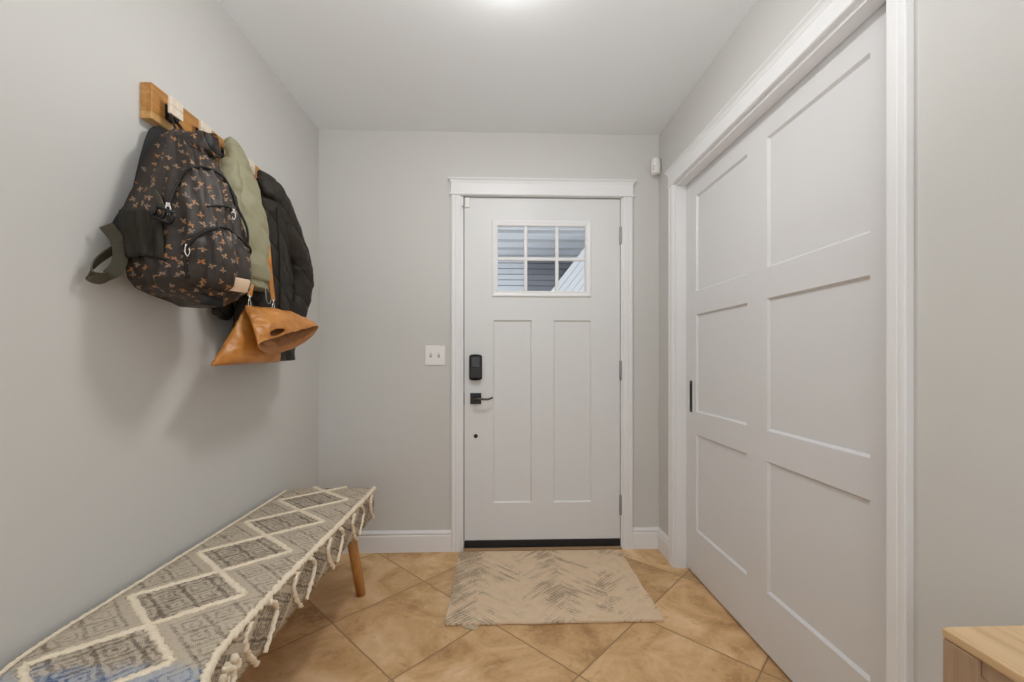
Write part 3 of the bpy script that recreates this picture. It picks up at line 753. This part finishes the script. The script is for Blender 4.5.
sr = [(rim[q - 1] + rim[q] + rim[(q + 1) % 40]) / 3 for q in range(40)]
b = NB(); tube(b, sr, .0028, 6, closed=True); obj('handle_rim', b, M['leather'], fo, True)
# clips and straps
def clip(p, name='clip'):
    p = Vector(p); b = NB()
    tube(b, [p + Vector((0, -.006, 0)), p + Vector((0, -.007, .016)), p + Vector((0, 0, .027)), p + Vector((0, .007, .016)), p + Vector((0, .006, 0)), p + Vector((0, 0, -.006))], .0018, 6, smoothn=24, closed=False)
    tube(b, [p + Vector((0, 0, .026)), p + Vector((0, 0, .040))], .0032, 8)
    tube(b, [p + Vector((0, -.010, .040)), p + Vector((0, .010, .040))], .002, 8)
    obj(name, b, M['steel'], tb)
clip((-.852, 1.487, 1.288)); clip((-.842, 1.622, 1.292))
b = NB(); ribbon(b, [(-.842, 1.622, 1.330), (-.842, 1.608, 1.39), (-.842, 1.596, 1.46), (-.85, 1.60, 1.53)], .015, .003, (.5, .85, 0), 24)
obj('strap', b, M['leather'], tb)
b = NB(); ribbon(b, [(-.852, 1.487, 1.326), (-.852, 1.495, 1.355), (-.855, 1.505, 1.37)], .015, .003, (.5, .85, 0), 12); obj('strap', b, M['leather'], tb)

# ------------------------------------------------------------------ bench
BX0, BX1, BY0, BY1, BZ0, BZ1 = -1.006, -.592, .800, 2.092, .362, .490
bench = thing('bench', 'long bench with woven grey diamond cover along the left wall', 'bench', (-.80, 1.45, 0))
def bench_mat():
    k = NT('woven_diamond_cloth', .9, .1)
    g = k.n('ShaderNodeNewGeometry'); x, y, z = k.sep(k.co())        # local to the bench base
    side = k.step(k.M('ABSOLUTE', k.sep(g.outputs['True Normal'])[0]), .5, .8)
    sxt = k.M('DIVIDE', k.M('ADD', x, .010), .146); sxs = k.M('DIVIDE', k.M('SUBTRACT', z, .425), .075)
    sx = k.M('ADD', k.M('MULTIPLY', sxt, k.M('SUBTRACT', 1.0, side)), k.M('MULTIPLY', sxs, side))
    ph = k.M('DIVIDE', k.M('ADD', y, .437 + 2.5), .25)
    sy = k.M('MULTIPLY', k.M('SUBTRACT', k.M('FRACT', ph), .5), 2.0)
    m = k.M('ADD', k.M('ABSOLUTE', sx), k.M('ABSOLUTE', sy))
    wob = k.M('MULTIPLY', k.M('SUBTRACT', k.noise(k.co(), 42, 2), .5), .30)
    wob2 = k.M('MULTIPLY', k.M('SUBTRACT', k.noise(k.vs(k.co(), (1.3, 1.1, 1.2)), 37, 2), .5), .30)
    P = k.M('FRACT', k.M('ADD', k.M('MULTIPLY', k.M('ADD', sx, sy), 1.5), wob)); Q = k.M('FRACT', k.M('ADD', k.M('MULTIPLY', k.M('SUBTRACT', sx, sy), 1.5), wob2))
    ap = k.M('ABSOLUTE', k.M('SUBTRACT', P, .5)); aq = k.M('ABSOLUTE', k.M('SUBTRACT', Q, .5))
    lat = k.M('MAXIMUM', k.step(ap, .39, .46), k.M('MULTIPLY', k.step(aq, .39, .46), .75))
    rr = k.M('MAXIMUM', ap, aq)
    ring = k.M('MAXIMUM', k.step(k.M('ABSOLUTE', k.M('SUBTRACT', rr, .24)), .07, .03), k.step(rr, .09, .05))
    inside = k.step(k.M('SUBTRACT', 1.0, m), .0, .03)
    weave = k.M('MULTIPLY', k.M('SINE', k.M('MULTIPLY', k.M('ADD', x, z), 1500)), k.M('SINE', k.M('MULTIPLY', y, 1100)))
    speck = k.noise(k.co(), 330, 2); rag = k.noise(k.co(), 95, 3); big = k.noise(k.co(), 16, 2)
    lo, hi = (.150, .118, .088), (.60, .515, .405)
    dark = k.M('ADD', k.M('MULTIPLY', lat, .50), k.M('MULTIPLY', ring, .34))
    dark = k.M('ADD', dark, k.M('MULTIPLY', inside, .20))
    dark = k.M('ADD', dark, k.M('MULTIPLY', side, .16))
    dark = k.M('ADD', dark, k.M('MULTIPLY', k.M('SUBTRACT', big, .45), .8))
    dark = k.M('ADD', dark, k.M('MULTIPLY', k.M('SUBTRACT', rag, .5), 1.1))
    flat_out = k.M('MULTIPLY', k.step(m, .98, 1.02), k.step(m, 1.34, 1.26))        # plain band just outside every diamond
    dark = k.M('MULTIPLY', dark, k.M('SUBTRACT', 1.0, k.M('MULTIPLY', flat_out, .70)))
    dark = k.M('ADD', dark, k.M('MULTIPLY', k.M('SUBTRACT', speck, .5), 1.1))
    c = k.mix(k.step(dark, -.10, 1.15), hi, lo)
    # dyed blue zone at the near end
    yb = k.M('ADD', y, k.M('MULTIPLY', k.M('SUBTRACT', k.noise(k.co(), 30, 3), .5), .10))
    blue = k.step(yb, -.55, -.605)
    cb = k.mix(k.step(dark, .05, .9), (.42, .46, .52), (.085, .15, .30))
    top = k.M('SUBTRACT', 1.0, side)
    c = k.mix(k.M('MULTIPLY', k.M('MULTIPLY', blue, .85), top), c, cb)
    k.base(c)
    k.bump(k.M('ADD', weave, k.M('MULTIPLY', dark, -.8)), .45, .002)
    return k.m
M['bench'] = bench_mat()
M['yarn'] = plain('cream_tufted_yarn', (.84, .735, .575), .95, spec=.1, var=.14, vs=160, bump=.8, bscale=420)
def soft(x, y):
    """the padded edges bow a little: front edge drawn in half-way, near wall-side corner rounded off"""
    f = max(0, min(1, (x - BX0) / (BX1 - BX0)))
    x += -.007 * f * math.exp(-((y - 1.26) / .34) ** 2) + .030 * f * max(0, (.98 - y) / .14) ** 2
    x += .040 * (1 - f) * max(0, (1.0 - y) / .2) ** 2
    return x
out = [(soft(x, y), y) for x, y in rrect(BX0, BX1, BY0, BY1, .045)]
cxm, cym = (BX0 + BX1) / 2, (BY0 + BY1) / 2
rings = []
for ins, z in ((.004, BZ0), (0, BZ0 + .02), (-.001, BZ0 + .06), (0, BZ1 - .030), (.002, BZ1 - .014), (.008, BZ1 - .005), (.018, BZ1 - .0005), (.05, BZ1 + .002)):
    ring = []
    for x, y in out:
        sx = 1 - ins / ((BX1 - BX0) / 2); sy = 1 - ins / ((BY1 - BY0) / 2)
        X = cxm + (x - cxm) * sx; Y = cym + (y - cym) * sy; Z = z
        if z == BZ0: Z = z + .014 * noise.noise(Vector((X * 8, Y * 8, 0))) + .006 * noise.noise(Vector((X * 30, Y * 30, 3)))
        if z < BZ1 - .02: X += .004 * noise.noise(Vector((X * 9, Y * 9, z * 9)))
        ring.append(Vector((X, Y, Z)))
    rings.append(ring)
b = NB(); ring_loft(b, rings)
obj('cover', b, M['bench'], bench)
# frame and tapered splayed legs
obj('seat_frame', bx(BX0 + .06, BX1 - .05, BY0 + .03, BY1 - .03, .345, .375, bev=.004), M['leg_wood'], bench)
for sx, sy in ((1, 1), (-1, 1), (1, -1), (-1, -1)):
    tx, ty = (-.80 + sx * .128), (1.446 + sy * .50); fx_, fy_ = (-.80 + sx * .156), (1.446 + sy * .575)
    b = NB(); tube(b, [(tx, ty, .36), (tx + (fx_ - tx) * .5, ty + (fy_ - ty) * .5, .18), (fx_, fy_, .002), (fx_, fy_, 0)], .0235, 20, taper=lambda t: 1.0 - .18 * t, ref=(1, 0, 0))
    obj('leg', b, M['leg_wood'], bench, True)
# raised cream yarn lines
def yarn(bm, pts, w, h, up, jit=.0042, step=.0045):
    P = [Vector(p) for p in pts]; S = []
    for a, c in zip(P, P[1:]):
        n = max(2, int((c - a).length / step))
        S += [a + (c - a) * i / n for i in range(n)]
    S.append(P[-1]); rings = []; up = Vector(up)
    for i, p in enumerate(S):
        T = (S[min(i + 1, len(S) - 1)] - S[max(i - 1, 0)]).normalized(); B = T.cross(up).normalized()
        l, r_ = w / 2 + random.uniform(-jit, jit), w / 2 + random.uniform(-jit, jit); hh = h * random.uniform(.75, 1.25)
        rings.append([p - B * l - up * .002, p - B * l * .75 + up * hh * .75, p + up * hh, p + B * r_ * .75 + up * hh * .75, p + B * r_ - up * .002])
    ring_loft(bm, rings); return bm
ZT = BZ1 + .0015
XC, HW = -.810, .146
for kk in range(-1, 7):
    yv = .763 + .25 * (kk + 1) - .25
    ya, yb_ = yv, yv + .25
    quads = [((XC, ya), (XC + HW, (ya + yb_) / 2)), ((XC + HW, (ya + yb_) / 2), (XC, yb_)), ((XC, yb_), (XC - HW, (ya + yb_) / 2)), ((XC - HW, (ya + yb_) / 2), (XC, ya))]
    b = NB(); used = False
    for p, q in quads:
        p, q = Vector((*p, ZT)), Vector((*q, ZT))
        lo_, hi_ = BY0 + .02, BY1 - .012
        if max(p.y, q.y) < lo_ or min(p.y, q.y) > hi_: continue
        def clipy(a, c, Y): return a + (c - a) * ((Y - a.y) / (c.y - a.y))
        if p.y > hi_: p = clipy(p, q, hi_)
        if q.y > hi_: q = clipy(p, q, hi_)
        if p.y < lo_: p = clipy(p, q, lo_)
        if q.y < lo_: q = clipy(p, q, lo_)
        yarn(b, [p, q], .0185, .005, (0, 0, 1), .0045); used = True
    if used: obj('yarn_diamond', b, M['yarn'], bench, label='raised cream diamond outline')
    else: b.free()
def edge_line(name, pts, up, w=.016, h=.006): obj(name, yarn(NB(), pts, w, h, up, .0042), M['yarn'], bench, label='raised cream edging')
edge_line('yarn_edging', [(soft(BX1, y) - .004, y, BZ1 - .004) for y in [BY0 + .030 + (BY1 - .045 - BY0) * i / 30 for i in range(31)]], Vector((.7, 0, .7)).normalized(), .020)
edge_line('yarn_edging', [(BX0 + .085, BY0 + .006, BZ1 - .006), (BX0 + .060, BY0 + .016, BZ1 - .005)] + [(soft(BX0, y) + .006, y, BZ1 - .004) for y in (.845, .87, .90, .94, 1.0, 1.2, 1.6, BY1 - .05)], Vector((-.5, 0, .86)), .014)
# hanging yarn loops on the front side
for yc in (.84, 1.08, 1.32, 1.56, 1.80, 2.04):
    xo = soft(BX1, yc) + .0025
    Lft = [(xo, yc - .035, .476), (xo, yc - .060, .450), (xo, yc - .052, .410), (xo, yc - .012, .360)]
    Rgt = [(xo, yc + .045, .478), (xo, yc + .078, .452), (xo, yc + .072, .420), (xo, yc + .022, .362)]
    for pts in (Lft, Rgt):
        if max(p[1] for p in pts) > BY1 - .01: continue
        b = NB(); yarn(b, catmull(pts, 14), .0125, .008, (1, 0, 0), .0038); obj('yarn_loop', b, M['yarn'], bench)
b = NB()
for i in range(16):
    y = .955 + random.uniform(-.035, .035); z = .425 + random.uniform(-.022, .018)
    bmesh.ops.create_icosphere(b, subdivisions=1, radius=random.uniform(.010, .014), matrix=Matrix.Translation((soft(BX1, y) + .004, y, z)))
obj('yarn_tuft', b, M['yarn'], bench, True)
for i in range(9):
    x = BX0 + .035 + i * .043; b = NB()
    for q in range(9): bmesh.ops.create_icosphere(b, subdivisions=1, radius=random.uniform(.005, .009), matrix=Matrix.Translation((x + random.uniform(-.012, .012), BY0 + .018 + random.uniform(-.012, .008), BZ1 + .001 + random.uniform(-.002, .004))))
    obj('yarn_tuft', b, M['yarn'], bench, True)

# ------------------------------------------------------------------ doormat
rug = thing('doormat', 'beige doormat with faded grey herringbone pattern in front of the front door', 'doormat', (.235, 2.10, 0))
def rug_mat():
    k = NT('herringbone_pile', .95, .1)
    x, y, z = k.sep(k.co())
    Cw = .200
    ph = k.M('DIVIDE', k.M('ADD', x, .125 + 2.0), Cw)
    tri = k.M('MULTIPLY', k.M('ABSOLUTE', k.M('SUBTRACT', k.M('FRACT', k.M('MULTIPLY', ph, .5)), .5)), 2.0)   # 0..1 zigzag across two columns
    s = k.M('ADD', y, k.M('MULTIPLY', tri, Cw * .9))
    PIT = .021
    sw = k.M('ADD', s, k.M('MULTIPLY', k.M('SUBTRACT', k.noise(k.co(), 45, 2), .5), .010))
    st = k.M('ABSOLUTE', k.M('SUBTRACT', k.M('FRACT', k.M('DIVIDE', sw, PIT)), .5))
    line = k.step(st, .20, .34)
    row = k.M('FLOOR', k.M('DIVIDE', sw, PIT)); colid = k.M('FLOOR', ph)
    dash = k.noise(k.com(k.M('MULTIPLY', x, 9.0), k.M('MULTIPLY', row, 1.7), k.M('MULTIPLY', colid, 5.3)), 1.0, 1, .5)
    patch = k.noise(k.co(), 5.2, 4, .62)
    wear = k.noise(k.co(), 120, 3, .75)
    left = k.step(x, -.20, -.42)
    mid_ = k.step(k.M('ABSOLUTE', k.M('SUBTRACT', x, .03)), .17, .03)
    strength = k.M('ADD', k.M('ADD', k.M('MULTIPLY', dash, .55), k.M('MULTIPLY', patch, .85)), k.M('ADD', k.M('MULTIPLY', left, .13), k.M('MULTIPLY', mid_, .08)))
    amt = k.step(strength, .69, .86)
    mask = k.M('MULTIPLY', k.M('MULTIPLY', line, amt), k.step(wear, .36, .58))
    hazy = k.M('MULTIPLY', k.step(strength, .74, .95), .45)
    base = k.mix(k.noise(k.co(), 22, 4, .6), (.67, .505, .335), (.80, .635, .455))
    tint = k.mix(k.step(k.noise(k.co(), 5, 2), .4, .6), (.14, .135, .125), (.17, .125, .095))
    c = k.mix(k.M('MAXIMUM', k.M('MULTIPLY', mask, .85), hazy), base, tint)
    k.base(c)
    k.bump(k.M('ADD', k.noise(k.co(), 500, 2), k.M('MULTIPLY', line, .3)), .4, .002)
    return k.m
def slab_grid(x0, x1, y0, y1, z0, z1, n, m, wob):
    top = []; b = NB()
    def P(i, j, z):
        x = x0 + (x1 - x0) * i / n; y = y0 + (y1 - y0) * j / m
        ex = 1 if i in (0, n) or j in (0, m) else 0
        return Vector((x + wob * ex * noise.noise(Vector((x * 9, y * 9, 1))), y + wob * ex * noise.noise(Vector((x * 9, y * 9, 5))), z + (.0012 * noise.noise(Vector((x * 6, y * 6, 2))) if z > z0 else 0)))
    T = [[b.verts.new(P(i, j, z1)) for j in range(m + 1)] for i in range(n + 1)]
    B = [[b.verts.new(P(i, j, z0)) for j in range(m + 1)] for i in range(n + 1)]
    for i in range(n):
        for j in range(m):
            b.faces.new((T[i][j], T[i + 1][j], T[i + 1][j + 1], T[i][j + 1])); b.faces.new((B[i][j + 1], B[i + 1][j + 1], B[i + 1][j], B[i][j]))
    per = [(i, 0) for i in range(n)] + [(n, j) for j in range(m)] + [(i, m) for i in range(n, 0, -1)] + [(0, j) for j in range(m, 0, -1)]
    for a, c in zip(per, per[1:] + per[:1]): b.faces.new((T[a[0]][a[1]], B[a[0]][a[1]], B[c[0]][c[1]], T[c[0]][c[1]]))
    return b
obj('mat_pile', slab_grid(-.220, .700, 1.771, 2.432, .003, .011, 40, 28, .006), rug_mat(), rug)
b = NB(); r = [Vector((-.16, 1.80, 0)), Vector((-.075, 1.80, 0)), Vector((-.085, 1.745, 0)), Vector((-.098, 1.742, 0)), Vector((-.15, 1.765, 0))]
ring_loft(b, [[p + Vector((0, 0, z)) for p in r] for z in (.0005, .0028)])
obj('backing_corner', b, plain('pale_backing', (.52, .42, .28), .9), rug)

# ------------------------------------------------------------------ console table
ct = thing('console_table', 'pale oak console table corner at the lower right against the right wall', 'table', (.76, .15, 0))
TX0, TX1, TY0, TY1 = .580, .940, -.45, .538
b = NB(); box(b, TX0, TX1, TY0, TY1, .7465, .760, bev=.003, seg=3); obj('tabletop', b, M['oak'], ct)
M['oak_leg'] = wood_mat('oak_leg_wood', (.27, .175, .11), (.37, .25, .16), (.45, .32, .21), axis=2)
for x in (TX0 + .0008, TX1 - .0408):
    for y in (TY1 - .0408, TY0 + .0008): obj('leg', bx(x, x + .04, y, y + .04, 0, .7460, bev=.002), M['oak_leg'], ct)
for x in (TX0 + .006, TX1 - .024): obj('apron', bx(x, x + .018, TY0 + .0410, TY1 - .0410, .724, .7460, bev=.0015), M['oak_leg'], ct)
for y in (TY0 + .006, TY1 - .024): obj('apron', bx(TX0 + .0435, TX1 - .0435, y, y + .018, .724, .7460, bev=.0015), M['oak'], ct)

# ------------------------------------------------------------------ foyer lamp (its glow shows on the ceiling)
LX, LY = .03, 1.33
cl = thing('ceiling_lamp', 'white flush round ceiling lamp on the foyer ceiling', 'lamp', (LX, LY, ZC))
b = NB(); lathe(b, [(.001, 0), (.128, 0), (.130, -.006), (.126, -.012), (.001, -.012)], (LX, LY, ZC), n=40); obj('base', b, M['trim'], cl, True)
em = NT('lamp_diffuser_glass', .3); em.base((.9, .9, .88)); em.put(em.b.inputs['Emission Color'], (1, .985, .96)); em.b.inputs['Emission Strength'].default_value = 57.0
b = NB(); lathe(b, [(.121, -.012), (.121, -.030)] + [(.121 * math.cos(a), -.030 - .018 * math.sin(a)) for a in [PI / 2 * q / 8 for q in range(1, 8)]] + [(.002, -.048)], (LX, LY, ZC), n=40); obj('diffuser', b, em.m, cl, True)

# ------------------------------------------------------------------ outside the front door
M['siding_white'] = plain('white_siding', (.78, .81, .85), .6, var=.03)
M['siding_blue'] = plain('blue_grey_siding', (.20, .22, .26), .6, var=.04)
M['soffit'] = plain('porch_soffit', (.56, .58, .62), .55, var=.03)
M['groove'] = plain('siding_shadow_gap', (.10, .105, .115), .8)  # dark colour stands in for the shade between laps and boards
def lap(x0, x1, y, z0, z1, e, mat, name):
    b = NB(); z = z0
    while z < z1:
        ring_loft(b, [[Vector((x, y - .018, z + .012)), Vector((x, y - .004, z + e)), Vector((x, y + .05, z + e)), Vector((x, y + .05, z + .012))] for x in (x0, x1)]); z += e
    for f in b.faces: f.smooth = False
    n0 = len(b.faces); box(b, x0, x1, y + .02, y + .06, z0, z1)
    b.faces.ensure_lookup_table()
    for f in b.faces[n0:]: f.material_index = 1
    return struct(name, b, [mat, M['groove']])
lap(-2.2, .42, 6.4, 0, 2.62, .085, M['siding_white'], 'wall_porch_left')
lap(.42, 3.2, 6.42, 0, 2.62, .085, M['siding_blue'], 'wall_porch_right')
b = NB(); y = 2.64
while y < 6.4:
    ring_loft(b, [[Vector((x, y, 2.585)), Vector((x, y + .350, 2.615)), Vector((x, y + .350, 2.70)), Vector((x, y, 2.70))] for x in (-2.2, 3.2)]); y += .392
for f in b.faces: f.smooth = False
n0 = len(b.faces); box(b, -2.2, 3.2, 2.64, 6.4, 2.64, 2.72); b.faces.ensure_lookup_table()
for f in b.faces[n0:]: f.material_index = 1
struct('ceiling_porch', b, [M['soffit'], M['groove']])
gb = thing('porch_gable', 'white boarded gable slope outside behind the door window', 'gable', (1.03, 5.0, 2.0))
p0, p1 = Vector((.35, 5.0, 1.557)), Vector((1.35, 5.0, 2.85)); dv = (p1 - p0).normalized(); nv = Vector((dv.z, 0, -dv.x))
def slat(o0, o1, ya, yb_):
    b = NB(); A = p0 + nv * o0; 
    ring_loft(b, [[A + dv * s + Vector((0, ya - 5.0, 0)), A + dv * s + nv * (o1 - o0) + Vector((0, ya - 5.0, 0)), A + dv * s + nv * (o1 - o0) + Vector((0, yb_ - 5.0, 0)), A + dv * s + Vector((0, yb_ - 5.0, 0))] for s in (0, 1.25)])
    for f in b.faces: f.smooth = False
    return b
obj('rake_board', slat(0, .060, 5.0, 6.398), M['siding_white'], gb)
for i in range(9): obj('slope_board', slat(.066 + i * .066, .127 + i * .066, 5.03 + i * .004, 6.398), M['siding_white'], gb)
obj('backing', slat(.05, .66, 5.08, 6.39), M['soffit'], gb)
